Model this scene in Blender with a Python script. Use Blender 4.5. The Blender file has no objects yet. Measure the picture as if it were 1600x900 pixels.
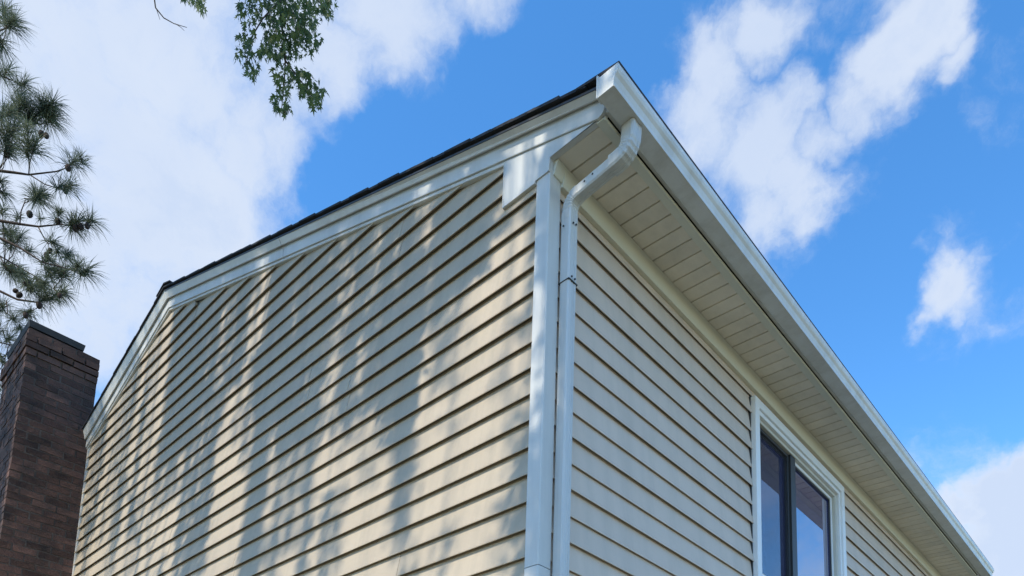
import bpy, math, random
import numpy as np
from mathutils import Vector, Matrix
random.seed(7); rng = np.random.default_rng(7)
S = bpy.context.scene
COL = S.collection
R = math.radians
# ------------------------------------------------------------------ camera
FPX, PX, PY = 1190.457, 814.56, 1174.421           # focal length and principal point, in a 1600 x 900 frame
FWD = Vector((-0.67137543, 0.7261926, 0.14798424))
RIGHT = Vector((0.73709275, 0.67506398, 0.03135127))
DOWN = Vector((-0.07713177, 0.13012659, -0.98849267))
CAM = Vector((2.05815365, -2.29338378, 1.6))
cd = bpy.data.cameras.new('camera'); cam = bpy.data.objects.new('camera', cd); COL.objects.link(cam)
cd.sensor_width = 36; cd.sensor_fit = 'HORIZONTAL'; cd.lens = 36 * FPX / 1600
cd.shift_x = (800 - PX) / 1600; cd.shift_y = (PY - 450) / 1600
cd.clip_start = 0.05; cd.clip_end = 5000
m = Matrix.Identity(4)
for i in range(3):
    m[i][0] = RIGHT[i]; m[i][1] = -DOWN[i]; m[i][2] = -FWD[i]; m[i][3] = CAM[i]
cam.matrix_world = m
S.camera = cam
S.render.engine = 'CYCLES'
S.render.resolution_x = 1024; S.render.resolution_y = 576

def ray(x, y):                                      # sight line through a place in the 1600 x 900 frame
    return RIGHT * ((x - PX) / FPX) + DOWN * ((y - PY) / FPX) + FWD
def wall_at(x, y, Y=0.0):                           # where that sight line meets the gable wall
    d = ray(x, y); return CAM + d * ((Y - CAM.y) / d.y)
def in_view(p, mar=25):
    q = Vector(p) - CAM; z = q.dot(FWD)
    if z < 0.2: return False
    u = FPX * q.dot(RIGHT) / z + PX; v = FPX * q.dot(DOWN) / z + PY
    return -mar < u < 1600 + mar and -mar < v < 900 + mar
# ------------------------------------------------------------------ light
SUN_EL = R(47); SUN = Vector((0.025, -math.cos(SUN_EL), math.sin(SUN_EL))).normalized()   # towards the sun
sl = bpy.data.lights.new('sun', 'SUN'); sl.energy = 2.05; sl.angle = R(0.53); sl.color = (1.0, 0.92, 0.76)
so = bpy.data.objects.new('sun', sl); COL.objects.link(so)
so.rotation_euler = SUN.to_track_quat('Z', 'Y').to_euler(); so.location = (0, -20, 30)
S.view_settings.view_transform = 'Standard'; S.view_settings.look = 'None'
S.view_settings.exposure = 1.15; S.view_settings.gamma = 1.0; S.view_settings.use_curve_mapping = False
# ------------------------------------------------------------------ sky with clouds
W = bpy.data.worlds.new('World'); S.world = W; W.use_nodes = True
nt = W.node_tree; N = nt.nodes; LK = nt.links
for n in list(N): N.remove(n)
def wn(t, **k):
    n = N.new(t)
    for a, b in k.items(): setattr(n, a, b)
    return n
def wmath(op, a, b=None, c=None, clamp=False):
    n = wn('ShaderNodeMath', operation=op); n.use_clamp = clamp
    for i, v in enumerate((a, b, c)):
        if v is None: continue
        if isinstance(v, (int, float)): n.inputs[i].default_value = v
        else: LK.new(v, n.inputs[i])
    return n.outputs[0]
SKY_K = 0.15
sky = wn('ShaderNodeTexSky', sky_type='NISHITA'); sky.sun_disc = False
sky.sun_elevation = SUN_EL; sky.sun_rotation = R(180); sky.altitude = 50
sky.air_density = 1.0; sky.dust_density = 0.05; sky.ozone_density = 1.6
skyc = wn('ShaderNodeVectorMath', operation='SCALE'); LK.new(sky.outputs[0], skyc.inputs[0]); skyc.inputs['Scale'].default_value = SKY_K
skys = wn('ShaderNodeHueSaturation'); skys.inputs['Saturation'].default_value = 1.30; LK.new(skyc.outputs[0], skys.inputs['Color'])
tc = wn('ShaderNodeTexCoord')
def noise(scale, detail, rough, vec, dist=0.0, col=False):
    n = wn('ShaderNodeTexNoise'); n.inputs['Scale'].default_value = scale; n.inputs['Detail'].default_value = detail
    n.inputs['Roughness'].default_value = rough; n.inputs['Distortion'].default_value = dist
    LK.new(vec, n.inputs['Vector']); return n.outputs['Color' if col else 'Fac']
D = tc.outputs['Generated']
wz = noise(5.0, 5, 0.6, D, col=True)
sub = wn('ShaderNodeVectorMath', operation='SUBTRACT'); LK.new(wz, sub.inputs[0]); sub.inputs[1].default_value = (.5, .5, .5)
scl = wn('ShaderNodeVectorMath', operation='SCALE'); LK.new(sub.outputs[0], scl.inputs[0]); scl.inputs['Scale'].default_value = 0.11
add = wn('ShaderNodeVectorMath', operation='ADD'); LK.new(D, add.inputs[0]); LK.new(scl.outputs[0], add.inputs[1])
DW = add.outputs[0]
wf = noise(19.0, 5, 0.6, D, col=True)
sub2 = wn('ShaderNodeVectorMath', operation='SUBTRACT'); LK.new(wf, sub2.inputs[0]); sub2.inputs[1].default_value = (.5, .5, .5)
scl2 = wn('ShaderNodeVectorMath', operation='SCALE'); LK.new(sub2.outputs[0], scl2.inputs[0]); scl2.inputs['Scale'].default_value = 0.045
add2 = wn('ShaderNodeVectorMath', operation='ADD'); LK.new(DW, add2.inputs[0]); LK.new(scl2.outputs[0], add2.inputs[1])
DW = add2.outputs[0]
add3 = wn('ShaderNodeVectorMath', operation='ADD'); LK.new(D, add3.inputs[0]); LK.new(scl2.outputs[0], add3.inputs[1]); D2 = add3.outputs[0]
def blob_sum(blobs):
    tot = None
    for (x, y, r, w) in blobs:
        c = ray(x, y).normalized()
        rr = 0.5 * ((ray(x + r, y).normalized() - c).length + (ray(x, y + r).normalized() - c).length)
        v = wn('ShaderNodeVectorMath', operation='DISTANCE'); LK.new(DW, v.inputs[0]); v.inputs[1].default_value = c
        mr = wn('ShaderNodeMapRange', interpolation_type='SMOOTHSTEP'); LK.new(v.outputs['Value'], mr.inputs['Value'])
        mr.inputs['From Min'].default_value = rr * 0.25; mr.inputs['From Max'].default_value = rr * 1.45
        mr.inputs['To Min'].default_value = w; mr.inputs['To Max'].default_value = 0.0
        tot = mr.outputs[0] if tot is None else wmath('MAXIMUM', tot, mr.outputs[0])
    return tot
CLOUDS = [(40, 120, 230, 1), (40, 380, 240, 1), (260, 60, 200, 1), (250, 280, 190, 1), (440, 60, 150, 1), (600, -10, 120, 1),
          (400, 190, 120, 1), (520, 90, 90, 1), (340, 350, 75, 1), (740, -40, 90, .9), (610, 70, 80, .8), (150, 500, 150, 1), (60, 640, 130, 1),
          (1135, 95, 80, 1), (1110, 180, 80, 1), (1190, 230, 95, 1), (1240, 295, 70, 1), (1185, 340, 60, 1), (1220, 30, 60, .9),
          (1250, 160, 60, .62), (1400, 85, 75, 1), (1450, 35, 60, 1), (1340, 160, 60, .75), (1290, 225, 50, .8), (1490, 110, 35, .6), (1035, 135, 22, .6),
          (1475, 450, 52, .95), (1445, 488, 32, .8), (1505, 478, 34, .7), (1435, 395, 22, .45), (1275, 495, 18, .4), (635, 235, 22, .32), (870, 130, 22, .3),
          (1560, 825, 95, 1), (1610, 860, 125, 1), (1535, 760, 48, 1), (1585, 745, 45, 1), (1490, 785, 32, .9), (1500, 870, 80, 1)]
CLEAR = [(930, 60, 110, 1), (780, 150, 110, 1), (640, 240, 95, 1), (540, 290, 60, 1), (1460, 270, 110, 1), (1370, 400, 110, 1), (1570, 330, 110, 1),
         (1390, 600, 130, 1), (1560, 590, 90, 1), (1570, 150, 100, 1), (1600, 420, 80, 1), (1570, 240, 90, 1), (1595, 640, 70, 1), (1580, 20, 70, 1), (1300, 480, 80, 1), (1000, 20, 40, 1), (1330, 30, 35, .5), (1290, 90, 25, .5)]
fb = noise(6.0, 12, 0.68, D2, 0.25)
big = noise(2.1, 4, 0.5, D)
pos = blob_sum(CLOUDS); neg = blob_sum(CLEAR)
f = wmath('ADD', wmath('MULTIPLY', wmath('SUBTRACT', fb, .5), 0.95), wmath('MULTIPLY', wmath('SUBTRACT', big, .5), 0.55))          # an ordinary broken-cloud sky all round
f = wmath('ADD', f, wmath('MULTIPLY', pos, 0.40))
f = wmath('SUBTRACT', f, wmath('MULTIPLY', neg, 0.27))
cov = wn('ShaderNodeMapRange', interpolation_type='SMOOTHSTEP'); LK.new(f, cov.inputs['Value'])
cov.inputs['From Min'].default_value = -0.05; cov.inputs['From Max'].default_value = 0.45
thick = wn('ShaderNodeMapRange'); LK.new(f, thick.inputs['Value']); thick.inputs['From Min'].default_value = .15; thick.inputs['From Max'].default_value = .62
tn = wmath('ADD', wmath('MULTIPLY', thick.outputs[0], .55), wmath('MULTIPLY', noise(3.4, 6, .55, D, .3), .75), clamp=True)
cr = wn('ShaderNodeValToRGB'); LK.new(tn, cr.inputs[0])
cr.color_ramp.elements[0].position = .16; cr.color_ramp.elements[0].color = (.41, .43, .455, 1)
cr.color_ramp.elements[1].position = .80; cr.color_ramp.elements[1].color = (.290, .338, .425, 1)
mix = wn('ShaderNodeMix', data_type='RGBA'); LK.new(wmath('MULTIPLY', cov.outputs[0], .96), mix.inputs[0])
LK.new(skys.outputs[0], mix.inputs[6]); LK.new(cr.outputs[0], mix.inputs[7])
bg = wn('ShaderNodeBackground'); LK.new(mix.outputs[2], bg.inputs[0]); bg.inputs[1].default_value = 1.0
wo = wn('ShaderNodeOutputWorld'); LK.new(bg.outputs[0], wo.inputs[0])
W.cycles.sampling_method = 'MANUAL'; W.cycles.sample_map_resolution = 512
# ------------------------------------------------------------------ materials
def mat(name, col, rough=.5, vary=0.0, nscale=3.0, ncol=None, namt=0.0, bump=0.0, bscale=40.0, spec=.5, rand=0.0, stretch=None, ior=None, metallic=0.0, dirt=0.0, dcol=(.2, .18, .15), dstretch=(7, 7, .6)):
    M = bpy.data.materials.new(name); M.use_nodes = True; t = M.node_tree; ns = t.nodes; lk = t.links
    b = ns['Principled BSDF']; b.inputs['Roughness'].default_value = rough; b.inputs['Specular IOR Level'].default_value = spec
    b.inputs['Metallic'].default_value = metallic
    if ior: b.inputs['IOR'].default_value = ior
    c = ns.new('ShaderNodeRGB'); c.outputs[0].default_value = (*col, 1); out = c.outputs[0]
    g = ns.new('ShaderNodeNewGeometry'); vec = g.outputs['Position']
    if stretch:
        mp = ns.new('ShaderNodeMapping'); mp.inputs['Scale'].default_value = stretch; lk.new(vec, mp.inputs[0]); vec = mp.outputs[0]
    if namt:
        n = ns.new('ShaderNodeTexNoise'); n.inputs['Scale'].default_value = nscale; n.inputs['Detail'].default_value = 7; n.inputs['Roughness'].default_value = .62
        lk.new(vec, n.inputs['Vector'])
        r = ns.new('ShaderNodeMapRange'); lk.new(n.outputs['Fac'], r.inputs[0]); r.inputs[1].default_value = .38; r.inputs[2].default_value = .72
        r.inputs[3].default_value = 0; r.inputs[4].default_value = namt
        mx = ns.new('ShaderNodeMix'); mx.data_type = 'RGBA'; lk.new(r.outputs[0], mx.inputs[0]); lk.new(out, mx.inputs[6])
        mx.inputs[7].default_value = (*(ncol or [k * .6 for k in col]), 1); out = mx.outputs[2]
    if dirt:
        mp2 = ns.new('ShaderNodeMapping'); mp2.inputs['Scale'].default_value = dstretch; lk.new(g.outputs['Position'], mp2.inputs[0])
        n2 = ns.new('ShaderNodeTexNoise'); n2.inputs['Scale'].default_value = 1.0; n2.inputs['Detail'].default_value = 8; n2.inputs['Roughness'].default_value = .7; lk.new(mp2.outputs[0], n2.inputs['Vector'])
        r2 = ns.new('ShaderNodeMapRange'); lk.new(n2.outputs['Fac'], r2.inputs[0]); r2.inputs[1].default_value = .45; r2.inputs[2].default_value = .80; r2.inputs[3].default_value = 0; r2.inputs[4].default_value = dirt
        m2 = ns.new('ShaderNodeMix'); m2.data_type = 'RGBA'; lk.new(r2.outputs[0], m2.inputs[0]); lk.new(out, m2.inputs[6]); m2.inputs[7].default_value = (*dcol, 1); out = m2.outputs[2]
    if rand:
        oi = ns.new('ShaderNodeObjectInfo'); r = ns.new('ShaderNodeMapRange'); lk.new(oi.outputs['Random'], r.inputs[0])
        r.inputs[3].default_value = 1 - rand; r.inputs[4].default_value = 1 + rand
        hs = ns.new('ShaderNodeHueSaturation'); lk.new(out, hs.inputs['Color']); lk.new(r.outputs[0], hs.inputs['Value']); out = hs.outputs[0]
    lk.new(out, b.inputs['Base Color'])
    if bump:
        n = ns.new('ShaderNodeTexNoise'); n.inputs['Scale'].default_value = bscale; n.inputs['Detail'].default_value = 4; lk.new(vec, n.inputs['Vector'])
        bp = ns.new('ShaderNodeBump'); bp.inputs['Strength'].default_value = bump; bp.inputs['Distance'].default_value = .01
        lk.new(n.outputs['Fac'], bp.inputs['Height']); lk.new(bp.outputs[0], b.inputs['Normal'])
    return M
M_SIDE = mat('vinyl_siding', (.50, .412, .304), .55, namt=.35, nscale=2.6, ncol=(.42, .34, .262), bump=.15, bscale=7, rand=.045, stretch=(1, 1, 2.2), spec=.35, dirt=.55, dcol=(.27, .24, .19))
M_SIDE_SKYLIT = mat('vinyl_siding_skylit', (.65, .538, .442), .5, namt=.3, nscale=2.2, ncol=(.55, .47, .39), bump=.18, bscale=6, rand=.035, stretch=(1, 1, 2.2), spec=.4, dirt=.40, dcol=(.36, .33, .27))  # same vinyl, paler and bluer: stronger sky light on this wall put into the colour
M_TRIM = mat('white_aluminium', (.64, .635, .61), .42, namt=.40, nscale=5, ncol=(.54, .53, .50), bump=.12, bscale=9, dirt=.45, dcol=(.36, .34, .30))
M_SPOUT = mat('white_downspout', (.60, .60, .585), .30, dirt=.5, dcol=(.34, .32, .28), dstretch=(22, 22, 1.2), namt=.35, nscale=16, ncol=(.62, .63, .60), bump=.08, bscale=30, stretch=(1, 1, .35))
M_GUT = mat('white_gutter', (.73, .735, .725), .40, namt=.55, nscale=4, ncol=(.55, .53, .47), bump=.14, bscale=7, dirt=.5, dcol=(.38, .35, .29), dstretch=(6, 9, 2.0))
M_SOF = mat('soffit_vinyl', (.82, .735, .61), .6, dirt=.45, dcol=(.42, .37, .29), dstretch=(5, 2.2, 1), namt=.35, nscale=6, ncol=(.60, .55, .46), bump=.10, bscale=30, rand=.06)
M_COVE = mat('soffit_channel', (.70, .68, .57), .5, namt=.3, nscale=4, ncol=(.58, .56, .46), bump=.05)
M_WRAP = mat('board_sheathing', (.30, .28, .24), .8, namt=.4)
M_SHIN = mat('asphalt_shingle', (.030, .032, .040), .95, namt=.6, nscale=40, ncol=(.016, .017, .021), bump=.5, bscale=220, rand=.25)
M_DECK = mat('roof_deck', (.05, .045, .045), .9, namt=.3)
M_WINW = mat('window_white', (.84, .85, .85), .42, namt=.25, nscale=8, ncol=(.68, .68, .66))
M_WINB = mat('window_beige', (.60, .58, .50), .5, namt=.25, nscale=8, ncol=(.5, .48, .42))
M_DARK = mat('dark_bronze', (.035, .036, .038), .45, namt=.3)
M_ROOM = mat('dark_room', (.03, .03, .035), .9, namt=.3)
M_BRICK = mat('brick', (.125, .064, .048), .92, namt=.95, nscale=6, ncol=(.034, .025, .023), bump=.6, bscale=70, rand=.45)
M_MORT = mat('mortar', (.12, .095, .08), .95, namt=.8, nscale=5, ncol=(.03, .024, .022), bump=.5, bscale=90)
M_CAP = mat('chimney_cap', (.045, .043, .045), .8, namt=.5, nscale=8, ncol=(.022, .022, .024), bump=.4, bscale=40)
M_BARK = mat('bark', (.11, .085, .065), .95, namt=.7, nscale=6, ncol=(.05, .04, .032), bump=.8, bscale=18, stretch=(1, 1, .3))
M_PBARK = mat('pine_bark', (.085, .058, .045), .95, namt=.7, nscale=9, ncol=(.04, .03, .026), bump=.8, bscale=20)
M_CONE = mat('pine_cone', (.05, .034, .028), .9, namt=.6, nscale=60, ncol=(.03, .02, .018), bump=.8, bscale=120)
M_SCREW = mat('screw', (.03, .03, .03), .6, namt=.2)
M_CONC = mat('foundation_block', (.35, .34, .32), .9, namt=.5, bump=.3)
def leafmat(name, a, b, scale, trans):
    M = bpy.data.materials.new(name); M.use_nodes = True; t = M.node_tree; ns = t.nodes; lk = t.links; p = ns['Principled BSDF']
    p.inputs['Roughness'].default_value = .5; p.inputs['Specular IOR Level'].default_value = .35
    g = ns.new('ShaderNodeNewGeometry'); n = ns.new('ShaderNodeTexNoise'); n.inputs['Scale'].default_value = scale; lk.new(g.outputs['Position'], n.inputs['Vector'])
    n.inputs['Detail'].default_value = 3
    r = ns.new('ShaderNodeValToRGB'); lk.new(n.outputs['Fac'], r.inputs[0]); r.color_ramp.elements[0].position = .35; r.color_ramp.elements[1].position = .68
    r.color_ramp.elements[0].color = (*a, 1); r.color_ramp.elements[1].color = (*b, 1); lk.new(r.outputs[0], p.inputs['Base Color'])
    tr = ns.new('ShaderNodeBsdfTranslucent'); lk.new(r.outputs[0], tr.inputs['Color']); mx = ns.new('ShaderNodeMixShader'); mx.inputs[0].default_value = trans
    lk.new(p.outputs[0], mx.inputs[1]); lk.new(tr.outputs[0], mx.inputs[2]); lk.new(mx.outputs[0], ns['Material Output'].inputs['Surface'])
    return M
M_LEAF = leafmat('maple_leaf', (.060, .100, .036), (.150, .195, .055), 11, .5)
M_NEED = leafmat('pine_needle', (.095, .122, .088), (.145, .17, .10), 3, .42)
M_LAWN = mat('lawn_grass', (.100, .098, .056), .95, namt=.7, nscale=3, ncol=(.130, .106, .074), bump=.8, bscale=60)
# glass: a coated pane that mirrors the sky, dark room behind it
M_GLASS = mat('window_glass', (.022, .026, .15), .015, spec=.5, ior=5.2)
M_SCREEN = bpy.data.materials.new('insect_screen'); M_SCREEN.use_nodes = True
_t = M_SCREEN.node_tree; _p = _t.nodes['Principled BSDF']; _p.inputs['Base Color'].default_value = (.035, .037, .045, 1); _p.inputs['Roughness'].default_value = .7
_tr = _t.nodes.new('ShaderNodeBsdfTransparent'); _mx = _t.nodes.new('ShaderNodeMixShader'); _wv = _t.nodes.new('ShaderNodeTexNoise'); _wv.inputs['Scale'].default_value = 14
_mr = _t.nodes.new('ShaderNodeMapRange'); _mr.inputs[3].default_value = .08; _mr.inputs[4].default_value = .24
_t.links.new(_wv.outputs['Fac'], _mr.inputs[0]); _t.links.new(_mr.outputs[0], _mx.inputs[0])
_t.links.new(_tr.outputs[0], _mx.inputs[1]); _t.links.new(_p.outputs[0], _mx.inputs[2]); _t.links.new(_mx.outputs[0], _t.nodes['Material Output'].inputs['Surface'])
# ------------------------------------------------------------------ mesh helpers
class MB:
    def __init__(s): s.v = []; s.f = []
    def add(s, vs, fs):
        o = len(s.v); s.v += [tuple(p) for p in vs]; s.f += [tuple(i + o for i in q) for q in fs]
    def box(s, x0, x1, y0, y1, z0, z1):
        s.add([(x, y, z) for x in (x0, x1) for y in (y0, y1) for z in (z0, z1)],
              [(0, 1, 3, 2), (4, 6, 7, 5), (0, 4, 5, 1), (2, 3, 7, 6), (0, 2, 6, 4), (1, 5, 7, 3)])
    def prism(s, poly, fa, fb):                     # poly of parameters, fa / fb place it at both ends
        n = len(poly); s.add([fa(p) for p in poly] + [fb(p) for p in poly],
              [tuple(range(n))[::-1], tuple(range(n, 2 * n))] + [(i, (i + 1) % n, n + (i + 1) % n, n + i) for i in range(n)])
    def tube(s, pts, rad, k=6, cap=True):
        rings = []; pts = [Vector(p) for p in pts]; up = Vector((.31, .87, .2)).normalized()
        for i, p in enumerate(pts):
            t = (pts[min(i + 1, len(pts) - 1)] - pts[max(i - 1, 0)]).normalized()
            a = t.cross(up); a = a.normalized() if a.length > 1e-4 else Vector((1, 0, 0)); b = t.cross(a)
            r = rad[i] if isinstance(rad, (list, tuple)) else rad
            rings.append([p + (a * math.cos(2 * math.pi * j / k) + b * math.sin(2 * math.pi * j / k)) * r for j in range(k)])
        vs = [q for g in rings for q in g]; fs = []
        for i in range(len(rings) - 1):
            fs += [(i * k + j, i * k + (j + 1) % k, (i + 1) * k + (j + 1) % k, (i + 1) * k + j) for j in range(k)]
        if cap: fs += [tuple(range(k))[::-1], tuple(range((len(rings) - 1) * k, len(rings) * k))]
        s.add(vs, fs)
    def mesh(s, name, M, smooth=False):
        me = bpy.data.meshes.new(name); me.from_pydata(s.v, [], s.f); me.materials.append(M)
        import bmesh
        b = bmesh.new(); b.from_mesh(me); bmesh.ops.recalc_face_normals(b, faces=b.faces); b.to_mesh(me); b.free()
        if smooth: me.polygons.foreach_set('use_smooth', [True] * len(me.polygons))
        me.update(); return me
    def build(s, name, M, parent=None, smooth=False):
        return link(name, s.mesh(name, M, smooth), parent)
def link(name, me, parent=None, loc=None):
    o = bpy.data.objects.new(name, me); COL.objects.link(o)
    if parent: o.parent = parent
    if loc: o.location = loc
    return o
def box(name, M, parent, *b):
    m_ = MB(); m_.box(*b); return m_.build(name, M, parent)
def tag(o, label=None, cat=None, group=None, kind=None):
    for k, v in (('label', label), ('category', cat), ('group', group), ('kind', kind)):
        if v: o[k] = v
    return o
def raw_mesh(name, V, F, M, parent):                # big triangle soups
    me = bpy.data.meshes.new(name); V = np.asarray(V, dtype=np.float32); F = np.asarray(F, dtype=np.int32)
    me.vertices.add(len(V)); me.vertices.foreach_set('co', V.ravel()); k = F.shape[1]
    me.loops.add(F.size); me.loops.foreach_set('vertex_index', F.ravel())
    me.polygons.add(len(F)); me.polygons.foreach_set('loop_start', np.arange(0, F.size, k, dtype=np.int32))
    me.update(calc_edges=True); me.materials.append(M); return link(name, me, parent)
# ------------------------------------------------------------------ ground
g = MB(); nx = 40; ext = 400
g.add([(-ext + 2 * ext * i / nx, -ext + 2 * ext * j / nx, -0.02 * math.sin(i * 1.7) - .02 * math.cos(j * 1.3)) for i in range(nx + 1) for j in range(nx + 1)],
      [(i * (nx + 1) + j, (i + 1) * (nx + 1) + j, (i + 1) * (nx + 1) + j + 1, i * (nx + 1) + j + 1) for i in range(nx) for j in range(nx)])
tag(g.build('lawn', M_LAWN), 'green lawn around the house', kind='structure')
# ------------------------------------------------------------------ house
house = bpy.data.objects.new('house', None); COL.objects.link(house); house.location = (0, 0, 0)
tag(house, 'beige vinyl sided house with white eaves seen from below its corner', 'house')
XR = -4.40                                          # ridge
HW = 8.80; LEN = 6.66                               # width of the gable, length of the side wall
SR = .335
def z_roof(x): return 5.037 + SR * -x if x >= XR else 5.037 + SR * -XR - SR * (XR - x)
def z_fb(x):   return (4.895 - .327 * x) if x >= XR else 4.895 - .327 * XR - .345 * (XR - x)     # lower edge of the rake board
def fr_x(z, right):                                 # where the rake board's middle meets height z
    return (4.935 - z) / .327 if right else XR - (4.935 - .327 * XR - z) / .345
# sheathing
sh = MB()
sh.add([(-.004, .006, 0), (-HW + .004, .006, 0), (-HW + .004, .006, z_fb(-HW)), (XR, .006, z_fb(XR) + .02), (-.004, .006, 4.86)], [(0, 1, 2, 3, 4)])
gable = sh.build('gable_wall', M_WRAP, house)
sd = MB(); sd.add([(-.006, .004, 0), (-.006, LEN, 0), (-.006, LEN, 4.84), (-.006, .004, 4.84)], [])
for (y0, y1, z0, z1) in ((.004, 2.06, 0, 4.84), (3.50, LEN, 0, 4.84), (2.06, 3.50, 0, 3.44), (2.06, 3.50, 4.60, 4.84)):
    sd.add([(-.006, y0, z0), (-.006, y1, z0), (-.006, y1, z1), (-.006, y0, z1)], [(0, 1, 2, 3)])
side = sd.build('side_wall', M_WRAP, house)
rw = MB(); rw.add([(-HW, .01, 0), (-HW, LEN, 0), (-HW, LEN, 4.84), (-HW, .01, 4.84)], [(0, 1, 2, 3)])
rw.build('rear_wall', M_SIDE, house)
ew = MB(); ew.add([(-.01, LEN, 0), (-HW + .01, LEN, 0), (-HW + .01, LEN, 4.9), (XR, LEN, 6.36), (-.01, LEN, 4.86)], [(0, 1, 2, 3, 4)])
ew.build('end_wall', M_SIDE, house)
box('foundation', M_CONC, house, -HW - .01, .012, -.012, LEN + .01, -.3, .28)
def profile(rv, deep):                              # clapboard section: depth out of the wall, height above the lower edge
    return [(.0005, rv + .012), (.0018, rv + .012), (deep - .0010, .009), (deep, .0045), (deep - .0008, .0), (deep - .0042, .0), (deep - .0050, .013), (.0026, .019), (.0005, .019)]
def plank_gable(z, x0, x1, rv, deep, off=0.0, rake=True):
    pr = profile(rv, deep)
    def end(x, zz, right):
        if not rake: return x
        e = fr_x(zz, right)
        return min(x, e) if right else max(x, e)
    mb = MB()
    zs = [z + p[1] for p in pr]
    if rake and min(end(x1, q, True) - end(x0, q, False) for q in zs) < .03: return
    mb.prism(list(range(len(pr))), lambda i: (end(x0, zs[i], False), -pr[i][0] - off, zs[i]), lambda i: (end(x1, zs[i], True), -pr[i][0] - off, zs[i]))
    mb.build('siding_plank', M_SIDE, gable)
RV = .127
zb = 3.033 - RV * 21
joints = {}
for k in range(53):
    z = zb + RV * k
    deep = .0255 if k % 2 else .0240
    pk = k // 2
    jx = joints.setdefault(pk, [-2.0, -3.2, -1.2, -4.25, -2.6, -5.2, -3.75, -1.6][pk % 8] + random.uniform(-.25, .25))
    if z > 6.38: continue
    plank_gable(z, jx - .02, -.0552, RV, deep, .0)
    plank_gable(z, -6.24, jx + .02, RV, deep, .0022)
    if z < 5.2: plank_gable(z, -HW + .03, -7.04, RV, deep, .0)
def plank_side(z, y0, y1, rv, deep, off=0.0):
    pr = profile(rv, deep); mb = MB()
    mb.prism(pr, lambda p: (p[0] + off, y0, z + p[1]), lambda p: (p[0] + off, y1, z + p[1])); mb.build('siding_plank', M_SIDE_SKYLIT, side)
RS = .1261
zs0 = 3.024 - RS * 21
for k in range(35):
    z = zs0 + RS * k; deep = .0225 if k % 2 else .0180
    top = z + RS
    if top > 3.40 and z < 4.64:
        plank_side(z, .0552, 2.004, RS, deep)
        plank_side(z, 3.556, LEN - .02, RS, deep)
    else:
        j = 2.4 + 1.9 * ((k // 2) % 2) + random.uniform(-.2, .2)
        if z > 4.6: j = 5.4
        rv = RS if top < 4.74 else 4.735 - z
        plank_side(z, .0552, j + .02, rv, deep); plank_side(z, j - .02, LEN - .02, rv, deep, .0022)
# corner posts: two lengths with an open joint
def corner(name, z0, z1):
    mb = MB()
    pts = [(-.056, -.001), (-.056, -.0240), (-.053, -.0260), (.0190, -.0265), (.0240, -.0215), (.0235, .053), (.021, .056), (.001, .056), (.001, -.001)]
    mb.prism(pts, lambda p: (p[0], p[1], z0), lambda p: (p[0], p[1], z1)); return mb.build(name, M_TRIM, house)
corner('corner_post', .15, 2.852); corner('corner_post', 2.8555, 4.765)
mb = MB(); mb.prism([(-.056, -.003), (-.056, -.02), (.02, -.02), (.02, .056), (.003, .056), (.003, -.003)], lambda p: (-HW - p[0], p[1], .15), lambda p: (-HW - p[0], p[1], 4.765)); mb.build('corner_post', M_TRIM, house)
box('edge_channel', M_TRIM, gable, -6.235, -6.192, -.024, -.002, .3, z_fb(-6.2) + .05)   # beside the chimney
# rake: frieze board, its lower lip, soffit strip, fascia strip, in lengths with a seam
def strip(name, M, xa, xb, prof, zf, parent=house):  # prof: (y, dz) around zf(x)
    mb = MB(); mb.prism(prof, lambda p: (xa, p[0], zf(xa) + p[1]), lambda p: (xb, p[0], zf(xb) + p[1])); return mb.build(name, M, parent)
SEAM = -2.395
HB = .082
segs = [(.312, SEAM + .003), (SEAM - .003, XR), (XR - .0005, -HW - .30)]
def z_rs(x): return z_fb(x) + HB                    # underside of the little rake overhang
rake = strip('rake_board', M_TRIM, *segs[0], [(-.004, 0), (-.041, 0), (-.0425, .004), (-.0425, HB + .004), (-.004, HB + .004)], z_fb)
for a, b in segs[1:]:
    strip('rake_board', M_TRIM, a, b, [(-.004, 0), (-.041, 0), (-.0425, .004), (-.0425, HB + .004), (-.004, HB + .004)], z_fb)
# rounded end of the rake board
mb = MB(); n_ = 7; x_ = .312
arc = [(x_ + .030 * math.sin(math.pi * i / (n_ - 1)) ** .8, (i / (n_ - 1)) * HB) for i in range(n_)]
mb.prism(arc, lambda p: (p[0], -.0425, z_fb(p[0]) + p[1]), lambda p: (p[0], -.006, z_fb(p[0]) + p[1])); mb.build('rake_board_end', M_TRIM, house)
for a, b in ((-.262, SEAM + .002), (SEAM - .002, XR), (XR - .0005, -6.5)):
    strip('rake_lip', M_TRIM, a, b, [(-.006, -.020), (-.030, -.020), (-.032, -.017), (-.032, -.0015), (-.006, -.0015)], z_fb)
for i, (a, b) in enumerate(segs):
    a2 = .325 if i == 0 else a; dd = .018 if i == 2 else 0
    strip('rake_soffit', M_TRIM, a2, b, [(-.030, HB + .006), (-.0555, HB + .006), (-.0555, HB + .016), (-.030, HB + .016)], z_fb)
    def zc(x): return z_rs(x)
    mb = MB()
    prf = [(-.0560, 'a', -.004), (-.0620, 'a', -.004), (-.0850, 'b', -.046 if i < 2 else -.028), (-.0560, 'b', -.046 if i < 2 else -.028)]
    pz = lambda p, x: (x, p[0], (z_rs(x) + p[2]) if p[1] == 'a' else (z_roof(x) + p[2]))
    mb.prism(prf, lambda p: pz(p, a2), lambda p: pz(p, b)); mb.build('rake_fascia', M_TRIM, house)
    strip('drip_edge', M_DARK, a2 + (.06 if i == 0 else 0), b, [(-.0735, -.0455 + dd), (-.0890, -.046 + dd), (-.0890, -.036 + dd), (-.0735, -.036 + dd)], z_roof)
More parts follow.
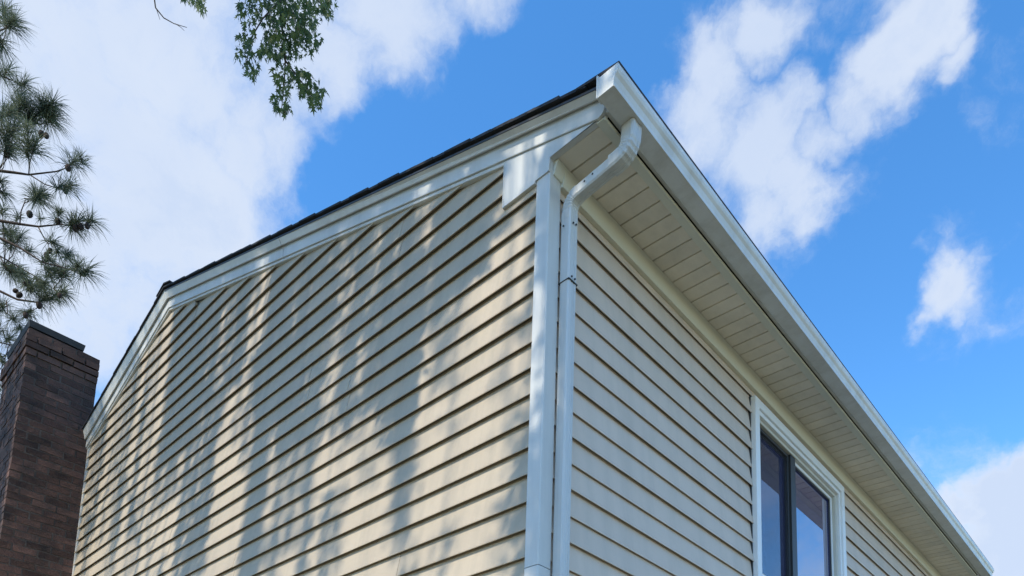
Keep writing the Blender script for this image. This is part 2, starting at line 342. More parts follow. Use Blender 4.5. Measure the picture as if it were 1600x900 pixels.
# boxed return at the end of the eave
mb = MB()
outl = [(-.262, 4.735), (.024, 4.735), (.030, 4.801), (.318, 4.801), (.300, z_fb(.30) - .002), (-.262, z_fb(-.262) - .002)]
mb.prism(outl, lambda p: (p[0], -.0335, p[1]), lambda p: (p[0], -.004, p[1])); mb.build('eave_return', M_TRIM, house)
mb = MB(); mb.prism([(-.268, 4.722), (-.058, 4.722), (-.058, 4.7335), (-.2625, 4.7335), (-.2625, z_fb(-.262) - .02), (-.268, z_fb(-.262) - .02)], lambda p: (p[0], -.0355, p[1]), lambda p: (p[0], -.004, p[1])); mb.build('return_edge', M_TRIM, house)
# roof: deck and shingle courses
roof = MB(); 
for sgn in (0, 1):
    xs = (.375, XR) if sgn == 0 else (XR - .001, -HW - .36)
    roof.prism([(-.050), (-.034)], lambda d: (0, 0, 0), lambda d: (0, 0, 0)) if False else None
    P = []
    for x in xs:
        for y in (-.078, LEN + .08):
            for d in ((-.050, -.0195) if sgn == 0 else (-.032, -.0195)): P.append((x, y, z_roof(x) + d))
    roof.add(P, [(0, 1, 3, 2), (4, 6, 7, 5), (0, 4, 5, 1), (2, 3, 7, 6), (0, 2, 6, 4), (1, 5, 7, 3)])
roof = roof.build('roof', M_DECK, house)
EXPO = .146
def course(i, left):
    n = [0, 1]
    mb = MB(); jit = rng.uniform(-.002, .002)
    xa = .425 - i * EXPO; xb = xa - EXPO - .05
    y0 = -.100 + (.003 if i % 2 else 0) + jit
    if left:
        xa, xb = XR - (XR * -1 + 0) * 0 - (4.86 - i * EXPO), XR - (4.86 - i * EXPO) + EXPO + .05
        if xb > XR: xb = XR
    elif xb < XR: xb = XR
    P = []
    if i == 0 and not left: xa = .458
    k0 = .030 if (i == 0 and not left) else 0
    for (x, t, bt) in ((xa, -.002 + k0, -.019 + k0), (xb, -.007, -.0185)):
        for y in (y0, LEN + .10):
            P += [(x, y, z_roof(x) + bt), (x, y, z_roof(x) + t)]
    mb.add(P, [(0, 1, 3, 2), (4, 6, 7, 5), (0, 4, 5, 1), (2, 3, 7, 6), (0, 2, 6, 4), (1, 5, 7, 3)])
    mb.build('shingle_course', M_SHIN, roof)
for i in range(34):
    if .425 - i * EXPO > XR + .05: course(i, False)
    if 4.86 - i * EXPO > .05: course(i, True)
for i in range(24):                                 # ridge caps
    y = -.104 + i * .29; mb = MB()
    for s in (-1, 1):
        P = []
        for (x, dz) in ((XR, .012), (XR + s * .14, .008)):
            for yy, t in ((y, .014), (y + .32, .002)):
                zz = z_roof(XR) - SR * abs(x - XR); P += [(x, yy, zz + dz + t - .010), (x, yy, zz + dz + t)]
        mb.add(P, [(0, 1, 3, 2), (4, 6, 7, 5), (0, 4, 5, 1), (2, 3, 7, 6), (0, 2, 6, 4), (1, 5, 7, 3)])
    mb.build('ridge_cap', M_SHIN, roof)
# eave soffit
ZS = 4.803
sof = box('soffit', M_DECK, house, -.004, .345, -.028, LEN + .06, ZS + .030, ZS + .036)
mb = MB(); hw_ = .0495
# one panel: flat face with rolled-up long edges that leave a recessed groove
sec = [(-hw_, .024), (-hw_, .016), (-hw_ + .0065, .0135), (-hw_ + .009, .001), (-hw_ + .011, 0), (hw_ - .001, 0), (hw_, .002), (hw_, .024)]
mb.prism(sec, lambda p: (.030, p[0], ZS + p[1]), lambda p: (.300, p[0], ZS + p[1] - .006)); panel_me = mb.mesh('soffit_panel', M_SOF)
y = .0375
while y < LEN + .02:
    link('soffit_panel', panel_me, sof, (0, y + .0, rng.uniform(-.0006, .0006))); y += .0989
box('soffit_border', M_COVE, sof, .2925, .3370, -.028, LEN + .06, ZS - .016, ZS - .0085)
box('soffit_border_lip', M_COVE, sof, .3300, .3365, -.027, LEN + .059, ZS - .022, ZS - .0165)
mb = MB(); mb.prism([(.004, 4.712), (.034, 4.712), (.0365, 4.7155), (.052, 4.793), (.054, 4.8), (.004, 4.806)], lambda p: (p[0], .0565, p[1]), lambda p: (p[0], LEN + .05, p[1]))
mb.build('frieze_channel', M_COVE, house)
mb = MB(); mb.prism([(.004, 4.735), (.030, 4.735), (.0325, 4.7385), (.052, 4.793), (.054, 4.8), (.004, 4.806)], lambda p: (p[0], -.0030, p[1]), lambda p: (p[0], .0560, p[1]))
mb.build('frieze_channel', M_COVE, house)
# fascia behind the gutter
box('eave_fascia', M_TRIM, house, .3385, .3540, -.0290, LEN + .08, 4.806, 4.885)
# gutter
gx = .3565
gp = [(gx, 4.905), (gx, 4.8005), (gx + .0020, 4.798), (gx + .0790, 4.798), (gx + .0815, 4.8005), (gx + .0830, 4.822), (gx + .0900, 4.842), (gx + .1000, 4.855), (gx + .1050, 4.868), (gx + .1050, 4.889), (gx + .0980, 4.892), (gx + .0980, 4.8885)]
inner = [(gx + .0960, 4.870), (gx + .0890, 4.858), (gx + .0800, 4.843), (gx + .0790, 4.804), (gx + .0040, 4.804), (gx + .0040, 4.905)]
mb = MB(); ga, gb = -.108, 6.80
mb.prism(gp + inner, lambda p: (p[0], ga, p[1]), lambda p: (p[0], gb, p[1] + .012)); gutter = mb.build('gutter', M_GUT, house)
for yy, dz in ((ga, 0), (gb, .012)):
    e = -.0022 if yy < 0 else .0022
    mb = MB(); cap = gp[1:11] + [(gx, 4.892)]
    mb.prism(cap, lambda p: (p[0], yy + e * .1, p[1] + dz), lambda p: (p[0], yy + e, p[1] + dz)); mb.build('end_cap', M_GUT, gutter)
mb = MB(); mb.prism([(gx - .004, 4.796), (gx + .0015, 4.796), (gx + .0015, 4.905), (gx - .004, 4.905)], lambda p: (p[0], ga - .006, p[1]), lambda p: (p[0], ga + .03, p[1])); mb.build('end_cap_rim', M_GUT, gutter)
mb = MB(); mb.prism([(gx + .0805, 4.7955), (gx + .0845, 4.7965), (gx + .0845, 4.8010), (gx + .0818, 4.8012)], lambda p: (p[0], ga, p[1]), lambda p: (p[0], gb, p[1] + .012)); mb.build('gutter_edge', M_TRIM, gutter)
# downspout: pipe, joint and elbows
def sweep(path, name, parent, wid=.029, th=.028, crimp=None, M=M_SPOUT):   # square pipe along a path in the plane y = const
    y0 = .0885; pts = [Vector((p[0], y0, p[1])) for p in path]; mb = MB(); vs = []; fs = []; c = .006
    sec = [(-1, -.72), (-.8, -1), (-.45, -1), (-.4, -.93), (-.1, -.93), (0, -1), (.1, -.93), (.4, -.93), (.45, -1), (.8, -1), (1, -.72), (1, .72), (.8, 1), (-.8, 1), (-1, .72)]
    for i, p in enumerate(pts):
        t = (pts[min(i + 1, len(pts) - 1)] - pts[max(i - 1, 0)]).normalized(); nrm = Vector((-t.z, 0, t.x))
        s = crimp(i) if crimp else 1.0
        # local: u across y, v along nrm
        for (u, v) in sec: vs.append(p + Vector((0, 1, 0)) * (u * wid * s) + nrm * (v * th * s))
    k = len(sec)
    for i in range(len(pts) - 1): fs += [(i * k + j, i * k + (j + 1) % k, (i + 1) * k + (j + 1) % k, (i + 1) * k + j) for j in range(k)]
    fs += [tuple(range(k))[::-1], tuple(range((len(pts) - 1) * k, len(pts) * k))]
    mb.add(vs, fs); return mb.build(name, M, parent)
pipe = sweep([(.052, .35), (.052, 4.215)], 'downspout', house)
sweep([(.052, 4.2175), (.052, 4.535)], 'upper_pipe', pipe, wid=.0300, th=.0292)
def bez(a, b, c_, d, n): return [tuple((1 - t) ** 3 * a[i] + 3 * (1 - t) ** 2 * t * b[i] + 3 * (1 - t) * t * t * c_[i] + t ** 3 * d[i] for i in (0, 1)) for t in [j / n for j in range(n + 1)]]
cr_ = lambda i: 1.0 if i % 2 else .925
low = bez((.052, 4.535), (.052, 4.615), (.058, 4.640), (.112, 4.652), 16)
sweep(low, 'lower_elbow', pipe, wid=.0305, th=.0295, crimp=lambda i: cr_(i) if 3 < i < 14 else 1.0)
sweep([(.100, 4.6495), (.20, 4.660), (.315, 4.672)], 'cross_pipe', pipe)
upp = bez((.295, 4.670), (.378, 4.674), (.391, 4.690), (.392, 4.797), 18)
sweep(upp, 'upper_elbow', pipe, wid=.0355, th=.0345, crimp=lambda i: cr_(i) if 4 < i < 13 else 1.0)
for (x, z) in ((.205, 4.659), (.16, 4.652)):
    mb = MB(); mb.tube([(x, .0605, z + .008), (x, .0568, z + .008)], .0045, 8); mb.build('screw', M_SCREW, pipe)
for (yy, z) in ((.078, 4.236), (.100, 4.236), (.080, 4.51), (.1, 4.515)):
    mb = MB(); mb.tube([(.082, yy, z), (.0865, yy, z)], .0042, 8); mb.build('screw', M_SCREW, pipe)
mb = MB(); mb.tube([(.045, .0572, 4.50), (.045, .0530, 4.50)], .0042, 8); mb.build('screw', M_SCREW, pipe)
mb = MB(); mb.prism([(.021, .0565), (.083, .0565), (.0850, .0590), (.0850, .1180), (.083, .1205), (.021, .1205)], lambda p: (p[0], p[1], 4.2150), lambda p: (p[0], p[1], 4.2190)); mb.build('pipe_seam', M_DARK, pipe)
# ------------------------------------------------------------------ window in the side wall
win = bpy.data.objects.new('window', None); COL.objects.link(win); win.parent = house; win.location = (0, 0, 0)
WY0, WY1, WZ0, WZ1 = 2.000, 3.560, 3.385, 4.652
def frame(name, M, x0, x1, y0, y1, z0, z1, w, bevel=0.0):
    mb = MB()
    def ring(a): return [(y0 + a, z0 + a), (y1 - a, z0 + a), (y1 - a, z1 - a), (y0 + a, z1 - a)]
    O, I = ring(0), ring(w); O2, I2 = ring(bevel), ring(w - bevel)
    V = [(x0, *p) for p in O] + [(x1 - bevel, *p) for p in O] + [(x1, *p) for p in O2] + [(x1, *p) for p in I2] + [(x1 - bevel, *p) for p in I] + [(x0, *p) for p in I]
    F = []
    for r in range(6):
        for j in range(4): a, b = r * 4 + j, r * 4 + (j + 1) % 4; c_, d = ((r + 1) % 6) * 4 + (j + 1) % 4, ((r + 1) % 6) * 4 + j; F.append((a, b, c_, d))
    mb.add(V, F); return mb.build(name, M, win)
frame('casing', M_WINW, -.004, .048, WY0, WY1, WZ0, WZ1, .058, .003)
frame('casing_step', M_WINW, -.030, .034, WY0 + .0585, WY1 - .0585, WZ0 + .0585, WZ1 - .0585, .030, .002)
frame('jamb', M_WINB, -.090, .012, WY0 + .089, WY1 - .089, WZ0 + .089, WZ1 - .089, .024, .002)
wy0, wy1, wz0, wz1 = WY0 + .1135, WY1 - .1135, WZ0 + .1135, WZ1 - .1135
ym = 2.735
# right sash (fixed, outer), left sash with screen in front
frame('sash', M_WINW, -.050, -.012, ym - .02, wy1, wz0, wz1, .024, .002)
frame('gasket', M_DARK, -.045, -.0185, ym + .0045, wy1 - .0245, wz0 + .0245, wz1 - .0245, .012, .001)
frame('sash', M_DARK, -.0545, -.032, wy0, ym - .0215, wz0, wz1, .024, .002)
frame('screen_frame', M_DARK, -.0285, -.010, wy0, ym - .1005, wz0, wz1, .022, .002)
box('meeting_stile', M_DARK, win, -.0300, .004, ym - .100, ym - .0205, wz0, wz1)
def pane(name, M, x, y0, y1, z0, z1, tilt=0):
    mb = MB(); mb.box(x - .004, x, y0, y1, z0, z1); return mb.build(name, M, win)
pane('pane', M_GLASS, -.030, ym + .0166, wy1 - .0366, wz0 + .0366, wz1 - .0366)
pane('pane', M_GLASS, -.040, wy0 + .0242, ym - .0457, wz0 + .0242, wz1 - .0242)
mb = MB(); mb.box(-.0210, -.0200, wy0 + .0222, ym - .1230, wz0 + .0222, wz1 - .0222); mb.build('insect_screen', M_SCREEN, win)
box('dark_interior', M_ROOM, win, -.60, -.10, WY0 - .2, WY1 + .2, WZ0 - .3, WZ1 + .1)
for s_, yy in ((0, 2.0), (1, 3.56)):
    box('side_channel', M_DARK, win, .0005, .0150, yy - .012 + s_ * .0125, yy - .0005 + s_ * .0125, WZ0, WZ1)
# ------------------------------------------------------------------ chimney
CX0, CX1, CY0, CY1 = -7.09, -6.235, -.655, -.012
ZT = 6.700
mb = MB(); mb.box(CX0 + .0060, CX1 - .0060, CY0 + .0060, CY1 - .002, 0, ZT - .004); chim = mb.build('chimney', M_MORT, house)
tag(chim, 'dark brown brick chimney against the gable wall')
PIT = .0715; BH = .0590; BL = .203; BW = .095; J = .012
cache = {}
stuff = MB(); nb = 0
def brick(x0, x1, y0, y1, z0, solo):
    global nb
    z1 = z0 + BH
    if not solo: stuff.box(x0, x1, y0, y1, z0, z1); return
    nb += 1
    key = (round(x1 - x0, 3), round(y1 - y0, 3), nb % 4)
    if key not in cache:
        m_ = MB(); a, b = key[0] / 2, key[1] / 2; e = .004
        r_ = random.Random(nb)
        V = []
        for zz in (0, BH):
            for (sx, sy) in ((-1, -1), (1, -1), (1, 1), (-1, 1)):
                V.append((sx * (a - r_.uniform(0, .0035)), sy * (b - r_.uniform(0, .0035)), zz + r_.uniform(-.002, .002)))
        m_.add(V, [(3, 2, 1, 0), (4, 5, 6, 7), (0, 1, 5, 4), (1, 2, 6, 5), (2, 3, 7, 6), (3, 0, 4, 7)]); cache[key] = m_.mesh('brick', M_BRICK)
    link('brick', cache[key], chim, ((x0 + x1) / 2 + random.uniform(-.0015, .0015), (y0 + y1) / 2 + random.uniform(-.003, .003), z0 + random.uniform(-.002, .002))).rotation_euler = (random.gauss(0, .010), random.gauss(0, .010), random.gauss(0, .012))
def run(a, b, start):                                # brick lengths along an edge
    out = []; p = a; first = True
    while p < b - .02:
        l = (start if first and start else BL); first = False
        q = min(p + l, b)
        if b - q < .045: q = b
        out.append((p, q)); p = q + J
    return out
ncourse = int(ZT / PIT)
for i in range(ncourse):
    z = ZT - (i + 1) * PIT + J * .5
    if z < .02: break
    solo = z > 4.05
    e = .0
    if i in (1, 2): e = .022
    elif i == 3: e = .010
    odd = i % 2
    x0, x1, y0, y1 = CX0 - e, CX1 + e, CY0 - e, CY1
    # face towards the yard
    for (p, q) in run(-(x1 - (0 if odd else BW + J)), -x0, 0): brick(-q, -p, y0, y0 + BW, z, solo)
    # face towards the gable
    for (p, q) in run(y0 + (BW + J if odd else 0), y1, 0): brick(x1 - BW, x1, p, q, z, solo)
    # far face
    for (p, q) in run(y0 + BW + J, y1, .1): brick(x0, x0 + BW, p, q, z, False)
tag(stuff.build('brickwork', M_BRICK, chim), kind='stuff')
mb = MB(); mb.prism([(0, 0), (1, 0), (1, 1), (0, 1)], lambda p: (-7.02 + p[0] * .72, -.625 + p[1] * .44, ZT - .002), lambda p: (-7.005 + p[0] * .69, -.612 + p[1] * .415, ZT + .030)); mb.build('crown', M_CAP, chim)
mb = MB(); mb.prism([(0, 0), (1, 0), (1, 1), (0, 1)], lambda p: (-7.05 + p[0] * .78, -.650 + p[1] * .49, ZT + .0325), lambda p: (-7.06 + p[0] * .80, -.660 + p[1] * .51, ZT + .095)); mb.build('cap_slab', M_CAP, chim)
# ------------------------------------------------------------------ leaves
LEAF = np.array([(0, 0), (.16, .08), (.36, .16), (.15, .30), (.42, .72), (.10, .55), (0, 1.15), (-.10, .55), (-.42, .72), (-.15, .30), (-.36, .16), (-.16, .08), (0, .33)])
def leaf_mesh(name, pts, size, M, parent, droop=.75):
    n = len(pts); pts = np.asarray(pts)
    ax = rng.normal(size=(n, 3)); ax[:, 2] -= droop * 2.6; ax /= np.linalg.norm(ax, axis=1)[:, None]
    sidev = np.cross(ax, rng.normal(size=(n, 3))); sidev /= np.linalg.norm(sidev, axis=1)[:, None]
    nrm = np.cross(sidev, ax)
    s = size * rng.uniform(.65, 1.2, n)[:, None, None]
    x = LEAF[:, 0][None, :, None]; yy = LEAF[:, 1][None, :, None]; cu = (-.22 * np.abs(LEAF[:, 0]) - .18 * LEAF[:, 1] ** 2)[None, :, None]
    V = pts[:, None, :] + s * (x * sidev[:, None, :] + yy * ax[:, None, :] + cu * nrm[:, None, :])
    k = len(LEAF); base = np.array([(12, i, (i + 1) % 12) for i in range(12)])
    F = (np.arange(n)[:, None, None] * k + base[None]).reshape(-1, 3)
    o = raw_mesh(name, V.reshape(-1, 3), F, M, parent); tag(o, kind='stuff'); return o
def curve(a, b, sag, n=7, wob=.06):
    a, b = Vector(a), Vector(b); L = (b - a).length; out = []
    w = [Vector((random.uniform(-1, 1), random.uniform(-1, 1), random.uniform(-1, 1))) * wob * L * .5 for _ in range(3)]
    for i in range(n + 1):
        t = i / n; s_ = math.sin(math.pi * t)
        out.append(a.lerp(b, t) + Vector((0, 0, sag * 4 * t * (1 - t))) + w[0] * s_ + w[1] * math.sin(2 * math.pi * t) * .5)
    return out
def taper(a, b, n): return [a + (b - a) * i / n for i in range(n + 1)]
# ---- the maple in front of the gable: a bough hangs into the picture, the rest shades the wall
maple = bpy.data.objects.new('maple_tree', None); COL.objects.link(maple); TB = Vector((-2.4, -8.2, 0)); maple.location = TB
tag(maple, 'broadleaf tree with a drooping green leafy bough hanging down over the roof', 'tree')
def mapart(mb, name, smooth=True):
    mb.v = [(p[0] - TB.x, p[1] - TB.y, p[2] - TB.z) for p in mb.v]; return mb.build(name, M_BARK, maple, smooth)
trunk_top = Vector((-2.2, -7.9, 15.0))
mb = MB(); pts = curve(TB - Vector((0, 0, .3)), trunk_top, 0, 14, .008); mb.tube(pts, taper(.30, .11, 14), 10)
mapart(mb, 'trunk')
limb_ends = [Vector(p) for p in ((-6.4, -5.0, 14.2), (-4.6, -4.4, 14.0), (-3.2, -3.4, 13.2), (-1.4, -3.6, 13.4), (.2, -4.2, 13.6), (1.8, -5.6, 14.6), (-2.0, -8.0, 17.2), (-5.0, -8.6, 16.2), (-.4, -10.0, 15.0), (-3.4, -11.0, 14.4))]
limb_pts = []
for e in limb_ends:
    st = pts[random.randint(13, 14)]; c_ = curve(st, e, .5, 9, .10); mb = MB(); mb.tube(c_, taper(.10, .022, 9), 7); mapart(mb, 'limb'); limb_pts += c_[3:]
# dark places on the gable, as (left, right, top, bottom) in the photograph, share covered, distance of the foliage towards the sun
DARK = [(268, 318, 455, 700, .95, 6.0), (300, 342, 440, 640, .95, 5.4), (285, 335, 640, 900, .75, 6.6), (258, 290, 520, 780, .6, 6.3),
        (357, 388, 430, 600, .8, 5.6), (372, 396, 560, 690, .35, 6.2), (398, 424, 540, 640, .9, 5.0),
        (432, 480, 395, 640, 1.0, 5.2), (440, 500, 520, 690, 1.0, 5.0), (395, 420, 690, 900, .6, 6.0), (430, 470, 690, 860, .6, 5.8), (470, 492, 640, 800, .4, 6.0),
        (490, 533, 350, 520, .85, 5.6), (505, 530, 500, 560, .5, 5.0),
        (552, 585, 340, 520, .75, 5.0), (545, 615, 480, 640, .85, 5.4), (600, 645, 315, 470, .85, 4.6), (640, 668, 395, 660, 1.0, 4.2), (610, 645, 470, 690, .9, 4.4),
        (560, 600, 640, 760, .3, 6.0), (612, 634, 690, 800, .4, 5.0), (520, 545, 760, 900, .4, 6.0),
        (680, 728, 285, 400, .9, 4.6), (690, 770, 345, 450, .95, 4.4), (728, 775, 300, 380, .85, 5.0), (668, 700, 430, 500, .6, 4.8), (748, 786, 262, 330, .85, 4.2),
        (780, 836, 320, 352, .7, 4.4), (806, 834, 480, 540, .55, 4.8), (786, 806, 560, 680, .35, 5.2), (800, 842, 690, 900, .75, 4.6), (765, 800, 780, 900, .5, 4.9), (690, 712, 820, 900, .5, 5.0), (700, 720, 560, 700, .22, 5.2),
        
        (205, 222, 520, 640, .35, 6.5), (180, 195, 590, 800, .30, 6.4), (225, 240, 560, 680, .3, 6.2), (130, 150, 690, 860, .35, 6.4), (155, 168, 640, 720, .35, 6.4), (175, 192, 760, 900, .45, 6.8), (205, 220, 780, 900, .3, 6.6),
        (690, 770, 290, 440, .75, 5.6), (705, 725, 430, 560, .5, 5.0), (640, 676, 330, 400, .45, 5.2), (530, 560, 520, 700, .5, 5.6), (488, 512, 560, 700, .5, 5.6)]
LS = .074; AREA = LS * LS * .40
sh_pts = []; strands = []
def strand_fill(x0, x1, z0, z1, cover, k):
    w, h = abs(x1 - x0), z1 - z0
    n = int(-math.log(max(1 - cover * .965, .012)) * w * h / AREA * 2.3)
    ns = max(1, int(round(w / .13))); tops = [(x0 + (i + .5) * w / ns + random.uniform(-.03, .03), k + random.uniform(-.35, .35)) for i in range(ns)]
    for i in range(n):
        sx, kk = random.choice(tops); t = random.random()
        p = Vector((sx + random.gauss(0, .042), 0, z0 + t * h)) + SUN * (kk + random.gauss(0, .05))
        sh_pts.append(p)
    for sx, kk in tops:
        strands.append((Vector((sx, 0, z1 + .05)) + SUN * kk, Vector((sx, 0, z0)) + SUN * kk))
for (a, b, t, u, cv, k) in DARK:
    if cv <= 0: continue
    q = [wall_at(x, y) for x in (a, b) for y in (t, u)]
    # the columns of a streak stay plumb: one width, taken half way down
    xa = wall_at(a, (t + u) / 2).x; xb = wall_at(b, (t + u) / 2).x; xm = (a + b) / 2
    strand_fill(xa, xb, wall_at(xm, u).z, wall_at(xm, t).z, min(1, cv * 1.15), k * (.85 if cv > .7 else 1.5))
strand_fill(-.07, .12, 4.22, 4.80, .97, 4.5); strand_fill(-.07, .12, 3.50, 4.22, .35, 4.8); strand_fill(-.07, .12, 2.5, 3.50, .97, 4.6); strand_fill(.03, .13, 3.5, 4.3, .93, 4.6)   # corner post and downspout
strand_fill(.28, .52, 4.72, 5.0, .93, 4.4)   # end of the gutter
for (a, b) in ((748, 793), (858, 935), (690, 728), (606, 652), (548, 577), (470, 531), (443, 471), (344, 396), (282, 322)):       # rake board, between its bright patches
    yy = 240 + (795 - (a + b) / 2) * .427; xa = wall_at(a, yy).x; xb = wall_at(b, yy).x; zz = z_fb((xa + xb) / 2)
    strand_fill(xa, xb, zz - .15, zz + .22, .93, 4.8 + .0015 * (795 - a))
rs = random.Random(21)
for i in range(46):                                  # many narrow hanging sprays besides: thin plumb streaks
    x = rs.uniform(-6.15, -.12); w = rs.uniform(.05, .15); z1 = rs.uniform(3.4, 6.4); h = rs.uniform(.5, 1.6)
    if -.42 < x and z1 > 4.55: continue
    if -.75 < x < -.1 and 3.2 < z1 - h / 2 < 4.4 and rs.random() < .6: continue
    strand_fill(x, x + w, z1 - h, z1, rs.uniform(.45, .92), rs.uniform(5.5, 8.5))
# shade on the yard face of the chimney
strand_fill(-7.10, -6.33, 3.4, 6.9, .93, 6.6)
strand_fill(-6.31, -6.2, 6.35, 6.9, .7, 6.4); strand_fill(-6.31, -6.2, 5.25, 5.55, .8, 6.4)
mb = MB(); mb2 = MB()
for a, b in strands:
    if in_view(a) or in_view(b): continue
    mb.tube([a, a.lerp(b, .5) + Vector((random.uniform(-.02, .02), 0, 0)), b], [.007, .005, .002], 3, False)
    up = a + Vector((0, 0, max(.2, 6.9 - (a - SUN * (a.y / SUN.y)).z)))       # plumb up to the leafy roof of the crown, then to a limb
    near = min(limb_pts, key=lambda p: (p - up).length)
    c_ = curve(near, up, .12, 4, .06) + [a]; mb2.tube(c_, taper(.016, .007, 5), 4, False)
mapart(mb, 'hanging_twigs'); mapart(mb2, 'branches')
# more crown, higher and further out, whose shade falls on the roof or the lawn
more = []
cent = [p for p in limb_pts if random.random() < .9]
while len(more) < 5200:
    c_ = random.choice(cent); p = c_ + Vector((random.gauss(0, .65), random.gauss(0, .65), random.gauss(.5, .6)))
    hit = p - SUN * (p.y / SUN.y)                     # its shade on the gable plane
    if -7.3 < hit.x < .6 and 2.2 < hit.z < 7.2: continue
    if in_view(p, 60): continue
    more.append(p)
allp = [p for p in sh_pts if not in_view(p)] + more
leaf_mesh('foliage', [(p - TB)[:] for p in allp], LS, M_LEAF, maple, .9)
# the bough in the picture
BT = 6.55
def at(x, y, t): return CAM + ray(x, y) * t
CL = [(445, -20, 70, 40, 150, 6.6), (420, 15, 48, 28, 120, 6.5), (450, 45, 42, 30, 120, 6.55), (470, 72, 26, 22, 60, 6.6), (430, 75, 24, 20, 55, 6.5), (385, 55, 14, 22, 22, 6.4), (382, 88, 15, 18, 26, 6.4),
      (392, 112, 13, 16, 20, 6.45), (414, 88, 10, 12, 14, 6.5), (440, 100, 16, 18, 34, 6.6), (446, 130, 17, 18, 36, 6.6), (438, 160, 14, 16, 26, 6.55), (446, 175, 10, 9, 14, 6.55), (470, 125, 18, 14, 34, 6.7),
      (483, 145, 20, 16, 40, 6.7), (492, 162, 13, 14, 24, 6.7), (505, 150, 8, 8, 7, 6.7), (478, 40, 16, 20, 30, 6.6), (495, 10, 22, 14, 36, 6.3), (515, 14, 10, 18, 18, 6.3), (508, 28, 8, 10, 8, 6.3), (300, -2, 16, 12, 22, 6.9), (315, 12, 8, 10, 10, 6.9),
      (497, 65, 9, 14, 7, 6.65), (380, -10, 12, 20, 16, 6.45), (375, 20, 7, 12, 6, 6.45)]
bl = []
for (x, y, rx, ry, n, t) in CL:
    for _ in range(int(n * 1.7)):
        a = random.uniform(0, 2 * math.pi); r = math.sqrt(random.random())
        bl.append((at(x + rx * r * math.cos(a), y - 6 + ry * r * math.sin(a), t + random.gauss(0, .16)) - TB)[:])
leaf_mesh('bough_foliage', bl, .064, M_LEAF, maple, 1.0)
def twig(name, P, r0, r1, t, parts=True):
    mb = MB(); pp = [at(x, y, t + d) for (x, y, d) in P]; mb.tube(pp, taper(r0, r1, len(pp) - 1), 5); mapart(mb, name)
root = limb_ends[2]
far = at(448, -120, 6.5)
mb = MB(); mb.tube(curve(root, far, .2, 6, .05), taper(.03, .018, 6), 6); mapart(mb, 'bough')
twig('bough', [(448, -120, -.05), (440, -60, 0), (436, -10, 0), (440, 40, .05), (446, 90, .05), (444, 130, .05), (440, 170, .0)], .018, .003, 6.5)
for P in ([(438, 0, 0), (410, 30, -.05), (392, 60, -.1), (385, 100, -.1), (390, 120, -.05)], [(446, 95, .05), (465, 120, .1), (485, 145, .15), (503, 152, .15)], [(440, -50, 0), (480, -20, -.1), (505, 10, -.2), (515, 25, -.2)],
          [(436, -10, 0), (465, 30, .05), (480, 60, .1)], [(430, -70, 0), (340, -40, .3), (300, -10, .4), (318, 15, .4)]):
    twig('twig', P, .008, .002, 6.5)
twig('bare_twig', [(300, -60, .3), (262, -45, .3), (240, -10, .3), (243, 12, .3), (256, 28, .3), (272, 37, .3), (292, 43, .3)], .010, .0022, 6.5)
twig('bare_twig', [(243, 10, .3), (247, 22, .3), (250, 31, .3)], .004, .0015, 6.5)
twig('bare_twig', [(274, 37, .3), (283, 43, .3), (288, 48, .3)], .003, .0015, 6.5)
# ---- slender trees whose stems draw thin lines of shade on the gable
def slender(base, lean, label, fork=None, H=13.5, r0=.085):
    o = bpy.data.objects.new('slender_tree', None); COL.objects.link(o); o.location = base; tag(o, label, 'tree', 'slender trees in the yard')
    top = Vector(lean) + Vector((0, 0, H)); P = curve((0, 0, -.2), top, 0, 12, .012)
    mb = MB(); mb.tube(P, taper(r0, .016, 12), 8); mb.build('trunk', M_BARK, o, True)
    if fork:
        for (t, d) in fork:
            s = P[t]; mb = MB(); mb.tube(curve(s, s + Vector(d), .1, 5, .05), taper(.032, .008, 5), 6); mb.build('limb', M_BARK, o, True)
    L = []
    while len(L) < 500:
        a = P[random.choice((10, 11, 12))]; p = a + Vector((random.gauss(0, .5), random.gauss(0, .5), random.gauss(.5, .5)))
        w = Vector(base) + p; hit = w - SUN * (w.y / SUN.y)
        if -7 < hit.x < .5 and 2.2 < hit.z < 7.0: continue
        if in_view(w, 60): continue
        L.append(p[:])
    leaf_mesh('crown', L, .085, M_LEAF, o, .7)
slender((-1.60, -5.6, 0), (-.10, 0, 0), 'slim young tree in the yard with a nearly straight single stem', r0=.07)
slender((-4.05, -6.6, 0), (-.28, 0, 0), 'slim young tree in the yard whose stem forks into side limbs', [(10, (-.85, .1, 1.0)), (9, (.5, 0, 1.6))], r0=.075)
# ---- unseen trees added behind the photographer to cut sky light on the gable
def sky_block_tree(x, y, H, Rr, label):
    o = bpy.data.objects.new('sky_block_tree', None); COL.objects.link(o); o.location = (x, y, 0); tag(o, label, 'tree', 'added trees that cut sky light on the gable')
    P = curve((0, 0, -.3), (random.uniform(-.4, .4), random.uniform(-.4, .4), H * .8), 0, 9, .02); mb = MB(); mb.tube(P, taper(.26, .05, 9), 8); mb.build('trunk', M_BARK, o, True)
    C = []
    for i in range(9):
        s = P[random.randint(3, 8)]; a = i * 2.4; e = s + Vector((math.cos(a) * Rr * random.uniform(.5, .9), math.sin(a) * Rr * random.uniform(.5, .9), random.uniform(.2, 1.8)))
        mb = MB(); mb.tube(curve(s, e, .2, 5, .06), taper(.09, .02, 5), 6); mb.build('limb', M_BARK, o, True); C += [s.lerp(e, .6), e, e + Vector((0, 0, .8))]
    L = [(random.choice(C) + Vector((random.gauss(0, .75), random.gauss(0, .75), random.gauss(.1, .7))))[:] for _ in range(1700)]
    leaf_mesh('crown', L, .30, M_LEAF, o, .5)
